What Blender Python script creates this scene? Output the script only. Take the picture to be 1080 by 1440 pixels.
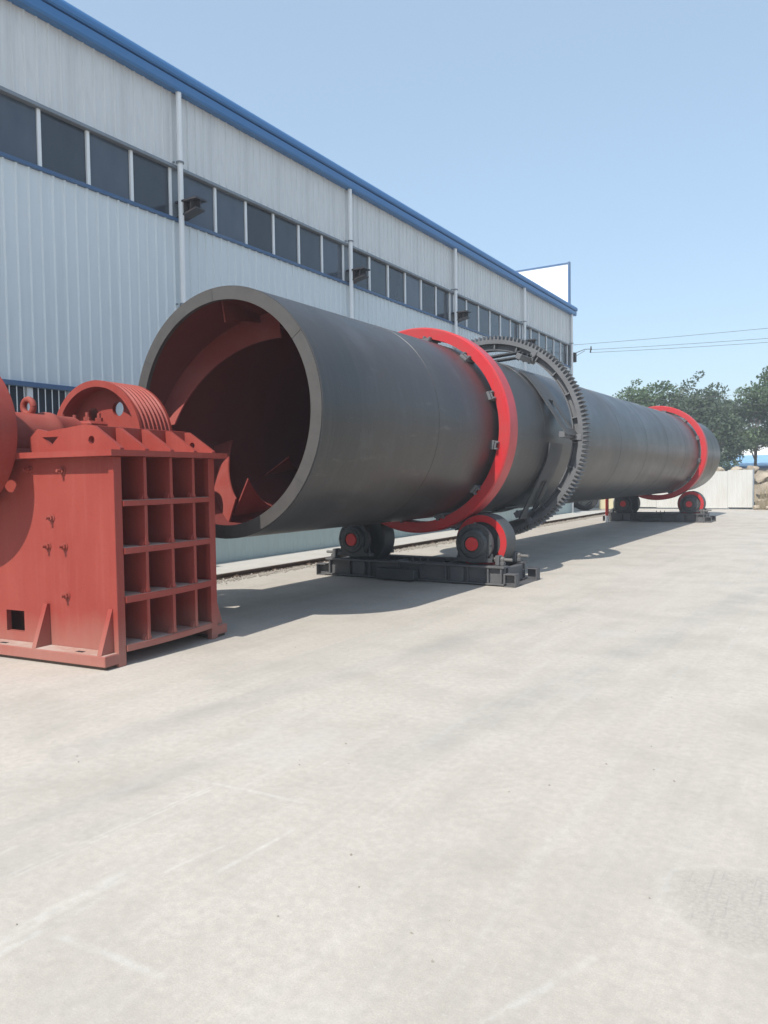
import bpy, bmesh, math, random
from mathutils import Vector, Matrix
import numpy as np
for o in list(bpy.data.objects): bpy.data.objects.remove(o, do_unlink=True)
S = bpy.context.scene
COL = S.collection
R = math.radians
random.seed(4)

# ------------------------------------------------------------------ camera
FW = Vector((-0.51755122, 0.85456652, -0.04309064)); RT = Vector((0.85558968, 0.51746562, -0.01398654)); UP = Vector((-0.0103455, 0.04410666, 0.99897326))
cd = bpy.data.cameras.new('camera'); cam = bpy.data.objects.new('camera', cd); COL.objects.link(cam)
cam.matrix_world = Matrix(((RT.x, UP.x, -FW.x, 0), (RT.y, UP.y, -FW.y, 0), (RT.z, UP.z, -FW.z, 1.55), (0, 0, 0, 1)))
cd.sensor_fit = 'VERTICAL'; cd.sensor_height = 36; cd.sensor_width = 27; cd.lens = 36 * 1085 / 1440; cd.clip_end = 3000; cd.clip_start = 0.05
S.camera = cam
# ------------------------------------------------------------------ sky, sun, exposure
TOSUN = Vector((0.015, -0.875, 1.0)).normalized()
EL = math.asin(TOSUN.z); AZ = math.atan2(TOSUN.x, TOSUN.y)
w = bpy.data.worlds.new('World'); S.world = w; w.use_nodes = True
nt = w.node_tree; sky = nt.nodes.new('ShaderNodeTexSky'); sky.sky_type = 'NISHITA'; sky.sun_disc = False
sky.sun_elevation = EL; sky.sun_rotation = AZ; sky.air_density = 1.2; sky.dust_density = 1.5; sky.ozone_density = 4.0; sky.altitude = 0
bg = nt.nodes['Background']; bg.inputs[1].default_value = 0.15; 
hz = nt.nodes.new('ShaderNodeMix'); hz.data_type = 'RGBA'; hz.inputs[0].default_value = 0.52; hz.inputs[7].default_value = (2.65, 3.4, 4.0, 1)   # milky summer haze over the whole sky
nt.links.new(sky.outputs[0], hz.inputs[6]); nt.links.new(hz.outputs[2], bg.inputs[0])
sl = bpy.data.lights.new('sun', 'SUN'); sl.energy = 3.8; sl.angle = R(0.55); sl.color = (1, 0.955, 0.88)
sun = bpy.data.objects.new('sun', sl); COL.objects.link(sun); sun.rotation_euler = TOSUN.to_track_quat('Z', 'Y').to_euler()
S.view_settings.view_transform = 'Standard'; S.view_settings.look = 'None'; S.view_settings.gamma = 1; S.view_settings.exposure = 0.53
S.cycles.max_bounces = 7; S.cycles.diffuse_bounces = 3; S.cycles.glossy_bounces = 3; S.cycles.transparent_max_bounces = 4
S.render.resolution_x = 768; S.render.resolution_y = 1024

# ------------------------------------------------------------------ materials
class NT:
    def __init__(s, name):
        s.m = bpy.data.materials.new(name); s.m.use_nodes = True; s.t = s.m.node_tree; s.b = s.t.nodes['Principled BSDF']
        s.tc = s.t.nodes.new('ShaderNodeTexCoord')
    def n(s, ty, **k):
        x = s.t.nodes.new(ty)
        for a, v in k.items(): setattr(x, a, v)
        return x
    def link(s, a, b): s.t.links.new(a, b)
    def val(s, inp, v):
        if isinstance(v, (int, float)): inp.default_value = v
        elif isinstance(v, tuple): inp.default_value = v
        else: s.link(v, inp)
    def math(s, op, a, b=0.0, c=None, clamp=False):
        x = s.n('ShaderNodeMath', operation=op, use_clamp=clamp); s.val(x.inputs[0], a); s.val(x.inputs[1], b)
        if c is not None: s.val(x.inputs[2], c)
        return x.outputs[0]
    def noise(s, scale, detail=4, rough=0.55, stretch=None, coord='Object', rot=None, dist=0.0):
        v = s.tc.outputs[coord]
        if stretch or rot:
            mp = s.n('ShaderNodeMapping'); s.link(v, mp.inputs[0])
            if stretch: mp.inputs['Scale'].default_value = stretch
            if rot: mp.inputs['Rotation'].default_value = rot
            v = mp.outputs[0]
        x = s.n('ShaderNodeTexNoise'); s.link(v, x.inputs['Vector']); x.inputs['Scale'].default_value = scale
        x.inputs['Detail'].default_value = detail; x.inputs['Roughness'].default_value = rough; x.inputs['Distortion'].default_value = dist
        return x.outputs[0]
    def ramp(s, f, a, b, c0=0.0, c1=1.0):
        x = s.n('ShaderNodeMapRange'); s.link(f, x.inputs[0]); x.inputs[1].default_value = a; x.inputs[2].default_value = b
        x.inputs[3].default_value = c0; x.inputs[4].default_value = c1; return x.outputs[0]
    def mix(s, f, a, b, blend='MIX'):
        x = s.n('ShaderNodeMix', data_type='RGBA', blend_type=blend); s.val(x.inputs[0], f)
        for i, v in ((6, a), (7, b)):
            s.val(x.inputs[i], (*v, 1) if isinstance(v, tuple) and len(v) == 3 else v)
        return x.outputs[2]
    def bump(s, h, strength=0.2, dist=0.01):
        x = s.n('ShaderNodeBump'); x.inputs['Strength'].default_value = strength; x.inputs['Distance'].default_value = dist
        s.link(h, x.inputs['Height']); s.link(x.outputs[0], s.b.inputs['Normal'])
    def out(s, col, rough=0.6, metal=0.0, spec=0.5):
        s.val(s.b.inputs['Base Color'], (*col, 1) if isinstance(col, tuple) and len(col) == 3 else col)
        s.val(s.b.inputs['Roughness'], rough); s.b.inputs['Metallic'].default_value = metal; s.b.inputs['Specular IOR Level'].default_value = spec
        return s.m

def paint(name, c, dirt, amt=0.5, scale=3.0, rough=0.5, spec=0.4, stretch=None, fine=0.1, b=0.05):
    n = NT(name); a = n.noise(scale, 6, 0.6, stretch); d = n.ramp(a, 0.42, 0.72, 0, amt)
    f = n.noise(scale * 14, 3, 0.6); col = n.mix(d, c, dirt)
    col = n.mix(n.ramp(f, 0.3, 0.7, 0, fine), col, dirt)
    if b: n.bump(f, b, 0.004)
    return n.out(col, n.ramp(a, 0.3, 0.7, rough - 0.08, rough + 0.12), 0, spec)

def seg_mask(n, x0, y0, x1, y1, wd, soft, broken=None):
    """soft-edged mark on the slab from (x0,y0) to (x1,y1), in metres"""
    L = math.hypot(x1 - x0, y1 - y0); a = math.atan2(y1 - y0, x1 - x0)
    sp = n.sep
    dx = n.math('SUBTRACT', sp[0], x0); dy = n.math('SUBTRACT', sp[1], y0)
    u = n.math('ADD', n.math('MULTIPLY', dx, math.cos(a)), n.math('MULTIPLY', dy, math.sin(a)))
    v = n.math('ABSOLUTE', n.math('SUBTRACT', n.math('MULTIPLY', dy, math.cos(a)), n.math('MULTIPLY', dx, math.sin(a))))
    m = n.ramp(v, wd, wd + soft, 1, 0); e = n.ramp(n.math('ABSOLUTE', n.math('SUBTRACT', u, L / 2)), L / 2 - soft * 3, L / 2, 1, 0)
    r = n.math('MULTIPLY', m, e)
    if broken is not None: r = n.math('MULTIPLY', r, broken)
    return r

def mat_ground():
    n = NT('concrete_yard')
    big = n.noise(0.22, 5, 0.6); mid = n.noise(1.3, 6, 0.62); fine = n.noise(22, 6, 0.65); grit = n.noise(160, 3, 0.6)
    drag = n.noise(0.9, 5, 0.65, (3.2, 0.22, 1), rot=(0, 0, R(9))); drag2 = n.noise(2.2, 5, 0.6, (4, 0.3, 1), rot=(0, 0, R(-14)))
    warp = n.noise(1.1, 3); jx = n.noise(7, 4)
    sx = n.n('ShaderNodeSeparateXYZ'); wv = n.n('ShaderNodeVectorMath', operation='MULTIPLY_ADD')
    wn = n.n('ShaderNodeTexNoise'); n.link(n.tc.outputs['Object'], wn.inputs['Vector']); wn.inputs['Scale'].default_value = 6; wn.inputs['Detail'].default_value = 4
    n.link(wn.outputs['Color'], wv.inputs[0]); wv.inputs[1].default_value = (0.03, 0.03, 0); n.link(n.tc.outputs['Object'], wv.inputs[2])
    n.link(wv.outputs[0], sx.inputs[0]); n.sep = (sx.outputs[0], sx.outputs[1])
    c = n.mix(n.ramp(big, 0.3, 0.7), (0.475, 0.428, 0.37), (0.545, 0.497, 0.437))
    c = n.mix(n.ramp(mid, 0.45, 0.75, 0, 0.8), c, (0.36, 0.33, 0.285))
    c = n.mix(n.ramp(drag, 0.5, 0.72, 0, 0.35), c, (0.36, 0.335, 0.295))
    c = n.mix(n.ramp(drag2, 0.5, 0.75, 0, 0.28), c, (0.60, 0.575, 0.525))
    c = n.mix(n.ramp(fine, 0.35, 0.7, 0, 0.5), c, (0.34, 0.31, 0.27))
    c = n.mix(n.ramp(grit, 0.32, 0.6, 0.3, 0), c, (0.27, 0.255, 0.23))
    c = n.mix(n.ramp(n.noise(0.55, 6, 0.7, dist=0.6), 0.55, 0.72, 0, 0.6), c, (0.35, 0.325, 0.285)); c = n.mix(n.ramp(n.noise(0.8, 5, 0.65, (1, .6, 1)), 0.58, 0.75, 0, 0.4), c, (0.48, 0.465, 0.45))
    st1 = n.noise(3.5, 6, 0.75, (6, 0.35, 1), rot=(0, 0, R(20))); c = n.mix(n.ramp(st1, 0.58, 0.72, 0, 0.14), c, (0.58, 0.56, 0.52)); c = n.mix(n.ramp(st1, 0.42, 0.3, 0, 0.14), c, (0.31, 0.295, 0.27))
    spk = n.noise(48, 2, 0.5); c = n.mix(n.ramp(spk, 0.66, 0.74, 0, 0.2), c, (0.25, 0.235, 0.21)); c = n.mix(n.ramp(spk, 0.34, 0.27, 0, 0.2), c, (0.60, 0.58, 0.54))
    brk = n.ramp(n.noise(9, 4, 0.7), 0.38, 0.58, 0.1, 1)
    # pale scrapes and old joint lines, where they lie on the slab
    light = None
    for s in ((-2.97, 2.87, -2.2, 2.93, .007, .012), (-2.88, 1.2, -2.74, 2.90, .004, .010), (-2.84, 1.2, -2.72, 2.84, .003, .010), (-2.46, 0.9, -2.43, 2.14, .018, .035), (-2.40, 0.9, -2.36, 1.9, .006, .02),
              (-3.04, 1.6, -3.02, 2.05, .006, .012), (-2.32, 1.63, -1.80, 1.66, .007, .018), (-2.31, 2.1, -2.24, 2.46, .004, .01), (-2.12, 2.2, -2.08, 2.7, .005, .012),
              (-0.89, 1.9, -0.66, 2.47, .003, .02)):
        m = seg_mask(n, *s, broken=brk); light = m if light is None else n.math('MAXIMUM', light, m)
    c = n.mix(n.math('MULTIPLY', light, 0.22), c, (0.66, 0.65, 0.62))
    dark = None
    for s in ((-3.3, 1.4, -2.95, 3.4, .03, .10), (-2.97, 1.2, -2.82, 2.6, .05, .12), (-3.9, 2.6, -2.6, 9.5, .05, .18), (-2.2, 3.0, -0.9, 12, .06, .2)):
        m = seg_mask(n, *s, broken=n.ramp(mid, 0.35, 0.65, 0.25, 1)); dark = m if dark is None else n.math('MAXIMUM', dark, m)
    c = n.mix(n.math('MULTIPLY', dark, 0.3), c, (0.27, 0.265, 0.255))
    # the rough worn patch with a broken pale rim
    px = n.math('DIVIDE', n.math('SUBTRACT', n.sep[0], -0.26), 0.33); py = n.math('DIVIDE', n.math('SUBTRACT', n.sep[1], 2.99), 0.31)
    rr = n.math('SQRT', n.math('ADD', n.math('MULTIPLY', px, px), n.math('MULTIPLY', py, py)))
    rr = n.math('ADD', rr, n.ramp(jx, 0.3, 0.7, -0.12, 0.12))
    inp = n.ramp(rr, 0.72, 1.0, 1, 0); rim = n.math('MULTIPLY', n.ramp(n.math('ABSOLUTE', n.math('SUBTRACT', rr, 0.98)), 0.0, 0.09, 1, 0), brk)
    gr2 = n.noise(60, 5, 0.7)
    groove = n.noise(9, 3, 0.6, (5, 0.35, 1), rot=(0, 0, R(-8)))
    pc = n.mix(n.ramp(gr2, 0.35, 0.65), (0.27, 0.245, 0.22), (0.44, 0.405, 0.36)); pc = n.mix(n.ramp(groove, 0.58, 0.7, 0, 0.7), pc, (0.2, 0.19, 0.18))
    c = n.mix(n.math('MULTIPLY', inp, 0.5), c, pc); c = n.mix(n.math('MULTIPLY', rim, 0.1), c, (0.68, 0.67, 0.64))
    h = n.math('ADD', n.math('MULTIPLY', fine, 0.5), n.math('MULTIPLY', grit, 0.3))
    n.bump(h, 0.28, 0.008)
    return n.out(c, n.ramp(mid, 0.3, 0.7, 0.68, 0.86), 0, 0.35)

def mat_steel(name, base, base2, rough, overspray=()):
    n = NT(name); a = n.noise(0.8, 6, 0.6, (1, 1, 1)); st = n.noise(2.0, 5, 0.65, (0.25, 6, 0.25)); f = n.noise(30, 4, 0.6); pl = n.noise(0.5, 2, 0.5, (0.4, 1.2, 0.4))
    c = n.mix(n.ramp(a, 0.35, 0.68), base, base2)
    c = n.mix(n.ramp(st, 0.48, 0.7, 0, 0.35), c, tuple(x * 1.55 for x in base2))
    c = n.mix(n.ramp(pl, 0.5, 0.68, 0, 0.4), c, (0.06, 0.045, 0.036)); c = n.mix(n.ramp(n.noise(1.1, 5, .7, (.5, .9, .5), dist=.8), .58, .72, 0, .5), c, (0.075, 0.075, 0.08))
    c = n.mix(n.ramp(n.noise(7, 6, 0.7, (1, .25, 1)), 0.6, 0.74, 0, 0.45), c, (0.13, 0.12, 0.11))
    if overspray:
        sx = n.n('ShaderNodeSeparateXYZ'); n.link(n.tc.outputs['Object'], sx.inputs[0])
        for y in overspray:
            d = n.math('ABSOLUTE', n.math('SUBTRACT', sx.outputs[1], y)); m = n.ramp(d, 0.1, 0.9, 0.12, 0)
            c = n.mix(n.math('MULTIPLY', m, n.ramp(a, 0.3, 0.7, 0.2, 1)), c, (0.10, 0.035, 0.04))
    n.bump(n.math('ADD', f, n.math('MULTIPLY', n.noise(1.6, 3, .5, (1, .5, 1)), 6)), 0.14, 0.012)
    return n.out(c, n.ramp(a, 0.3, 0.7, rough - 0.07, rough + 0.1), 0, 0.5)

def mat_leaf(name, a, b):
    n = NT(name); x = n.noise(0.55, 4); y = n.noise(5, 3); c = n.mix(n.ramp(x, 0.35, 0.65), a, b); c = n.mix(n.ramp(y, 0.4, 0.7, 0, 0.5), c, tuple(v * 1.5 for v in b))
    m = n.out(c, 0.55, 0, 0.35); n.b.inputs['Subsurface Weight'].default_value = 0
    tr = n.n('ShaderNodeBsdfTranslucent'); n.link(c, tr.inputs[0]); mx = n.n('ShaderNodeMixShader'); mx.inputs[0].default_value = 0.3
    n.link(n.b.outputs[0], mx.inputs[1]); n.link(tr.outputs[0], mx.inputs[2]); n.link(mx.outputs[0], n.t.nodes['Material Output'].inputs[0]); return m

M = {}
M['ground'] = mat_ground()
M['apron'] = paint('concrete_apron', (0.50, 0.48, 0.44), (0.36, 0.34, 0.31), 0.5, 1.2, 0.8, 0.3, None, 0.3, 0.15)
M['shell'] = mat_steel('rolled_dark_steel', (0.020, 0.019, 0.0195), (0.039, 0.0365, 0.0365), 0.35, (4.34, 20.67))
M['ring'] = paint('cut_steel_end', (0.076, 0.072, 0.069), (0.045, 0.042, 0.04), 0.8, 4, 0.5, 0.5, None, 0.3)
M['seam'] = paint('weld_bead', (0.055, 0.055, 0.058), (0.035, 0.035, 0.036), 0.5, 9)
M['gear'] = paint('gear_steel', (0.13, 0.133, 0.14), (0.07, 0.07, 0.075), 0.6, 3, 0.5, 0.5)
M['tooth_steel'] = paint('plate_steel', (0.05, 0.053, 0.058), (0.085, 0.085, 0.09), 0.5, 2, 0.5)
M['red'] = paint('gloss_red_paint', (0.47, 0.020, 0.026), (0.24, 0.06, 0.055), 0.5, 1.6, 0.4, 0.5)
M['redspot'] = paint('red_cap_paint', (0.58, 0.035, 0.035), (0.35, 0.05, 0.05), 0.4, 8, 0.5)
M['lining'] = paint('dark_rusty_lining', (0.15, 0.032, 0.028), (0.19, 0.048, 0.04), 0.6, 1.5, 0.7, 0.25)
M['oxide'] = paint('red_oxide_primer', (0.25, 0.045, 0.037), (0.31, 0.11, 0.088), 0.55, 2.2, 0.62, 0.3, None, 0.15)
def mat_crusher():
    n = NT('crusher_red_primer'); a = n.noise(2.0, 6, 0.6, (1, 1, .4)); drip = n.noise(3.0, 5, 0.7, (5, 5, .25)); f = n.noise(30, 4, .6); sp = n.noise(75, 2, .5)
    c = n.mix(n.ramp(a, .35, .7), (0.25, 0.036, 0.026), (0.29, 0.052, 0.038)); c = n.mix(n.ramp(drip, .5, .72, 0, .3), c, (0.31, 0.085, 0.064)); c = n.mix(n.ramp(f, .5, .75, 0, .3), c, (0.18, 0.036, 0.03))
    c = n.mix(n.ramp(sp, .70, .74, 0, .6), c, (0.09, 0.04, 0.032)); ch = n.noise(17, 5, .75); c = n.mix(n.ramp(ch, .68, .72, 0, .7), c, (0.10, 0.035, 0.028)); c = n.mix(n.ramp(ch, .30, .25, 0, .5), c, (0.42, 0.20, 0.16))
    sx = n.n('ShaderNodeSeparateXYZ'); n.link(n.tc.outputs['Object'], sx.inputs[0]); z = n.math('ADD', sx.outputs[2], n.ramp(a, .3, .7, -.12, .12))
    c = n.mix(n.ramp(z, .08, .40, .4, 0), c, (0.38, 0.25, 0.20)); n.bump(f, .06, .004)
    return n.out(c, n.ramp(a, .3, .7, .5, .68), 0, .35)
M['crusher'] = mat_crusher()
M['crusher_cast'] = paint('crusher_red_casting', (0.24, 0.038, 0.028), (0.29, 0.085, 0.065), 0.6, 5, 0.66, 0.3, None, 0.35, 0.5)
M['dusty'] = paint('dust_on_shelf', (0.36, 0.19, 0.15), (0.46, 0.41, 0.36), 0.95, 3.2, 0.85, 0.2, None, 0.4)
M['grey'] = paint('dark_grey_machine_paint', (0.042, 0.047, 0.052), (0.09, 0.088, 0.085), 0.5, 3, 0.5, 0.45)
M['greyl'] = paint('steel_grey_frame', (0.075, 0.076, 0.082), (0.15, 0.145, 0.14), 0.55, 3, 0.55, 0.45)
M['boltm'] = paint('bolt_steel', (0.16, 0.155, 0.15), (0.08, 0.075, 0.07), 0.5, 12, 0.45)
def mat_wall(name, c, d, streak):
    n = NT(name); st = n.noise(1.5, 5, 0.7, (1, 5, 0.12)); b = n.noise(0.5, 4); f = n.noise(11, 4, 0.6, (1, 1, .2))
    col = n.mix(n.ramp(st, 0.5, 0.75, 0, streak), c, d); col = n.mix(n.ramp(b, 0.3, 0.7, 0, 0.25), col, tuple(x * 0.86 for x in c)); col = n.mix(n.ramp(f, 0.5, 0.75, 0, streak * 0.6), col, d)
    return n.out(col, 0.5, 0, 0.4)
M['wall_up'] = mat_wall('upper_wall_sheet', (0.68, 0.69, 0.685), (0.46, 0.47, 0.475), 0.55)
M['wall_low'] = mat_wall('lower_wall_sheet', (0.68, 0.725, 0.74), (0.53, 0.575, 0.59), 0.35)
M['skirt'] = mat_wall('skirting_sheet', (0.46, 0.57, 0.575), (0.34, 0.43, 0.42), 0.6)
M['core'] = paint('wall_lining', (0.35, 0.37, 0.38), (0.25, 0.26, 0.27), 0.5)
M['blue'] = paint('blue_eave_paint', (0.035, 0.155, 0.37), (0.09, 0.21, 0.40), 0.5, 1.2, 0.42, 0.5, (1, .2, 1), 0.1, 0)
M['bluetrim'] = paint('blue_sill_paint', (0.055, 0.125, 0.25), (0.14, 0.18, 0.24), 0.5, 2, 0.45, 0.4, (1, .3, 1), 0.1, 0)
M['greytrim'] = paint('grey_head_flashing', (0.22, 0.25, 0.28), (0.14, 0.16, 0.19), 0.5, 2, 0.5, 0.4, (1, .3, 1), 0.1, 0)
M['white'] = paint('white_pvc', (0.80, 0.81, 0.81), (0.66, 0.67, 0.66), 0.5, 2.5, 0.4, 0.4, (1, 1, .3), 0.08, 0)
M['whitewall'] = paint('white_board', (0.85, 0.86, 0.86), (0.7, 0.71, 0.7), 0.4, 1)
M['fence'] = paint('white_sheet_fence', (0.56, 0.56, 0.54), (0.42, 0.40, 0.35), 0.6, 1.3, 0.5, 0.4, (1, 1, .3), 0.1, 0)
def mat_glass(nm, k):
    n = NT(nm); b = n.noise(0.9, 5, .65, (1, 1, .5)); c = n.mix(n.ramp(b, 0.35, 0.65), (0.032 * k, 0.042 * k, 0.058 * k), (0.055 * k, 0.066 * k, 0.082 * k))
    n.bump(n.noise(1.2, 2), 0.02, 0.02); return n.out(c, 0.06, 0, 0.5)
M['glass'] = mat_glass('window_glass', 1.0); M['glass2'] = mat_glass('window_glass_dusty', 1.6); M['glass3'] = mat_glass('window_glass_dark', .65)
M['corbel'] = paint('dark_bracket_steel', (0.028, 0.028, 0.034), (0.055, 0.045, 0.045), 0.5, 5)
M['rail'] = paint('rusty_rail', (0.075, 0.05, 0.038), (0.13, 0.085, 0.06), 0.6, 5, 0.7)
M['gravel'] = paint('gravel_grey', (0.30, 0.275, 0.24), (0.16, 0.14, 0.12), 0.7, 8, 0.85)
M['rock'] = paint('pale_rubble_stone', (0.42, 0.36, 0.28), (0.27, 0.22, 0.17), 0.7, 1.5, 0.85, 0.2, None, 0.4, 0.4)
M['soil'] = paint('dry_soil_bank', (0.30, 0.25, 0.19), (0.19, 0.16, 0.11), 0.7, 1.2, 0.9, 0.2, None, 0.4, 0.5)
M['black'] = paint('black_rubber', (0.02, 0.02, 0.021), (0.045, 0.043, 0.04), 0.5, 6, 0.7)
M['marker'] = paint('marker_red', (0.55, 0.05, 0.035), (0.35, 0.07, 0.05), 0.5, 6)
M['ochre'] = paint('faded_yellow_board', (0.55, 0.50, 0.33), (0.42, 0.38, 0.27), 0.5, 2)
M['roofblue'] = paint('pale_blue_sheet_roof', (0.20, 0.40, 0.58), (0.33, 0.48, 0.60), 0.5, 0.8, 0.4)
M['bark'] = paint('bark', (0.12, 0.10, 0.085), (0.24, 0.21, 0.18), 0.6, 3, 0.85)
M['leafA'] = mat_leaf('leaf_mid_green', (0.058, 0.098, 0.050), (0.105, 0.155, 0.08))  # all leaf greens lightened and greyed, some distance haze put into the colour
M['leafB'] = mat_leaf('leaf_dark_green', (0.052, 0.080, 0.052), (0.09, 0.125, 0.08))
M['leafC'] = mat_leaf('leaf_olive', (0.075, 0.10, 0.065), (0.125, 0.15, 0.10))
M['straw'] = paint('dry_stalk', (0.30, 0.25, 0.16), (0.17, 0.14, 0.09), 0.6, 8, 0.8)
M['wire'] = paint('wire_black', (0.07, 0.07, 0.075), (0.1, 0.1, 0.1), 0.3, 5)

# ------------------------------------------------------------------ mesh helpers
class MB:
    def __init__(s): s.v = []; s.f = []
    def add(s, vs, fs, T=None):
        k = len(s.v); s.v += [tuple(T @ Vector(p)) if T is not None else tuple(p) for p in vs]; s.f += [tuple(i + k for i in f) for f in fs]; return s
    def box(s, x0, x1, y0, y1, z0, z1, b=0.0, T=None):
        if b <= 0:
            v = [(x, y, z) for x in (x0, x1) for y in (y0, y1) for z in (z0, z1)]
            return s.add(v, [(0, 1, 3, 2), (4, 6, 7, 5), (0, 4, 5, 1), (2, 3, 7, 6), (0, 2, 6, 4), (1, 5, 7, 3)], T)
        b = min(b, (x1 - x0) * .45, (y1 - y0) * .45, (z1 - z0) * .45)
        lo, hi = (x0, y0, z0), (x1, y1, z1); v = []; idx = {}
        for c in range(8):
            sg = [(c >> i) & 1 for i in range(3)]
            for a in range(3):
                idx[(c, a)] = len(v)
                v.append(tuple((hi[i] if sg[i] else lo[i]) if i == a else ((hi[i] - b) if sg[i] else (lo[i] + b)) for i in range(3)))
        fs = []
        for a in range(3):
            o = [i for i in range(3) if i != a]
            for sd in (0, 1):
                q = []
                for p, r in ((0, 0), (1, 0), (1, 1), (0, 1)): q.append(idx[((sd << a) | (p << o[0]) | (r << o[1]), a)])
                fs.append(tuple(q))
        for a in range(3):
            o = [i for i in range(3) if i != a]
            for p in (0, 1):
                for r in (0, 1):
                    c0 = (p << o[0]) | (r << o[1]); c1 = c0 | (1 << a)
                    fs.append((idx[(c0, o[0])], idx[(c1, o[0])], idx[(c1, o[1])], idx[(c0, o[1])]))
        for c in range(8): fs.append((idx[(c, 0)], idx[(c, 1)], idx[(c, 2)]))
        return s.add(v, fs, T)
    def prism(s, poly, ax, a0, a1, T=None):
        n = len(poly)
        def P(p, a): return (a, p[0], p[1]) if ax == 'x' else ((p[0], a, p[1]) if ax == 'y' else (p[0], p[1], a))
        v = [P(p, a0) for p in poly] + [P(p, a1) for p in poly]
        return s.add(v, [tuple(range(n)), tuple(range(2 * n - 1, n - 1, -1))] + [(i, (i + 1) % n, n + (i + 1) % n, n + i) for i in range(n)], T)
    def plate(s, outer, holes, ax, a0, a1, T=None):
        """flat plate with real holes"""
        bm = bmesh.new(); ed = []; loops = []
        for lp in [outer] + holes:
            vs = [bm.verts.new((p[0], p[1], 0)) for p in lp]; loops.append(vs)
            for i in range(len(vs)): ed.append(bm.edges.new((vs[i], vs[(i + 1) % len(vs)])))
        bmesh.ops.triangle_fill(bm, use_beauty=True, use_dissolve=False, edges=ed, normal=(0, 0, 1))
        bm.verts.index_update(); n = len(bm.verts)
        def P(p, a): return (a, p[0], p[1]) if ax == 'x' else ((p[0], a, p[1]) if ax == 'y' else (p[0], p[1], a))
        v = [P(x.co, a0) for x in bm.verts] + [P(x.co, a1) for x in bm.verts]
        fs = [tuple(x.index for x in f.verts) for f in bm.faces] + [tuple(x.index + n for x in reversed(f.verts)) for f in bm.faces]
        for vs in loops:
            for i in range(len(vs)):
                a, b = vs[i].index, vs[(i + 1) % len(vs)].index; fs.append((a, b, b + n, a + n))
        bm.free(); return s.add(v, fs, T)
    def lathe(s, prof, n, a0=0.0, a1=360.0, closed=True, T=None):
        """profile of (radius, y) turned about the y axis; angle from +x towards +z"""
        full = abs(a1 - a0) > 359.9; m = len(prof); k = n if full else n + 1; v = []
        for i in range(k):
            t = R(a0 + (a1 - a0) * i / n)
            for r, y in prof: v.append((r * math.cos(t), y, r * math.sin(t)))
        fs = []
        for i in range(n):
            j = (i + 1) % k
            for q in range(m if closed else m - 1):
                p = (q + 1) % m; fs.append((i * m + q, j * m + q, j * m + p, i * m + p))
        if not full and closed: fs += [tuple(range(m)), tuple(range((k - 1) * m + m - 1, (k - 1) * m - 1, -1))]
        return s.add(v, fs, T)
    def cyl(s, p0, p1, r0, r1=None, n=16, T=None):
        r1 = r0 if r1 is None else r1; p0 = Vector(p0); p1 = Vector(p1); d = (p1 - p0).normalized()
        u = d.orthogonal().normalized(); w_ = d.cross(u); v = []
        for p, r in ((p0, r0), (p1, r1)):
            for i in range(n): t = 2 * math.pi * i / n; v.append(p + (u * math.cos(t) + w_ * math.sin(t)) * r)
        return s.add(v, [tuple(range(n - 1, -1, -1)), tuple(range(n, 2 * n))] + [(i, (i + 1) % n, n + (i + 1) % n, n + i) for i in range(n)], T)
    def tube(s, pts, rad, n=8, T=None):
        pts = [Vector(p) for p in pts]; v = []; k = len(pts); u = None
        for i, p in enumerate(pts):
            d = (pts[min(i + 1, k - 1)] - pts[max(i - 1, 0)]).normalized()
            u = d.orthogonal().normalized() if u is None else (u - d * u.dot(d)).normalized()
            w_ = d.cross(u); r = rad[i] if isinstance(rad, (list, tuple)) else rad
            for j in range(n): t = 2 * math.pi * j / n; v.append(p + (u * math.cos(t) + w_ * math.sin(t)) * r)
        fs = [(i * n + j, i * n + (j + 1) % n, (i + 1) * n + (j + 1) % n, (i + 1) * n + j) for i in range(k - 1) for j in range(n)]
        return s.add(v, fs + [tuple(range(n - 1, -1, -1)), tuple(range((k - 1) * n, k * n))], T)
    def mesh(s, name, mat, ang=35):
        me = bpy.data.meshes.new(name); me.from_pydata(s.v, [], s.f); bm = bmesh.new(); bm.from_mesh(me); bmesh.ops.recalc_face_normals(bm, faces=bm.faces); bm.to_mesh(me); bm.free()
        me.materials.append(M[mat]); me.shade_smooth(); me.set_sharp_from_angle(angle=R(ang)); return me
    def build(s, name, mat, parent=None, ang=35, loc=None): return link(name, s.mesh(name, mat, ang), parent, loc)
def link(name, me, parent=None, loc=None, rot=None):
    o = bpy.data.objects.new(name, me); COL.objects.link(o); o.parent = parent
    if loc is not None: o.location = loc
    if rot is not None: o.rotation_euler = rot
    return o
def tag(o, label, cat, group=None):
    o['label'] = label; o['category'] = cat
    if group: o['group'] = group
    return o
def kind(o, k): o['kind'] = k; return o
def thing(name, loc, label, cat, rz=0, group=None):
    o = bpy.data.objects.new(name, None); COL.objects.link(o); o.location = loc; o.rotation_euler = (0, 0, rz); o.empty_display_size = .2
    return tag(o, label, cat, group)
def copy_tree(o, parent=None):
    c = o.copy(); COL.objects.link(c); c.parent = parent
    for ch in o.children: copy_tree(ch, c)
    return c
def circle(cx, cy, r, n=20, a0=0): return [(cx + r * math.cos(2 * math.pi * i / n + a0), cy + r * math.sin(2 * math.pi * i / n + a0)) for i in range(n)]

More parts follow.
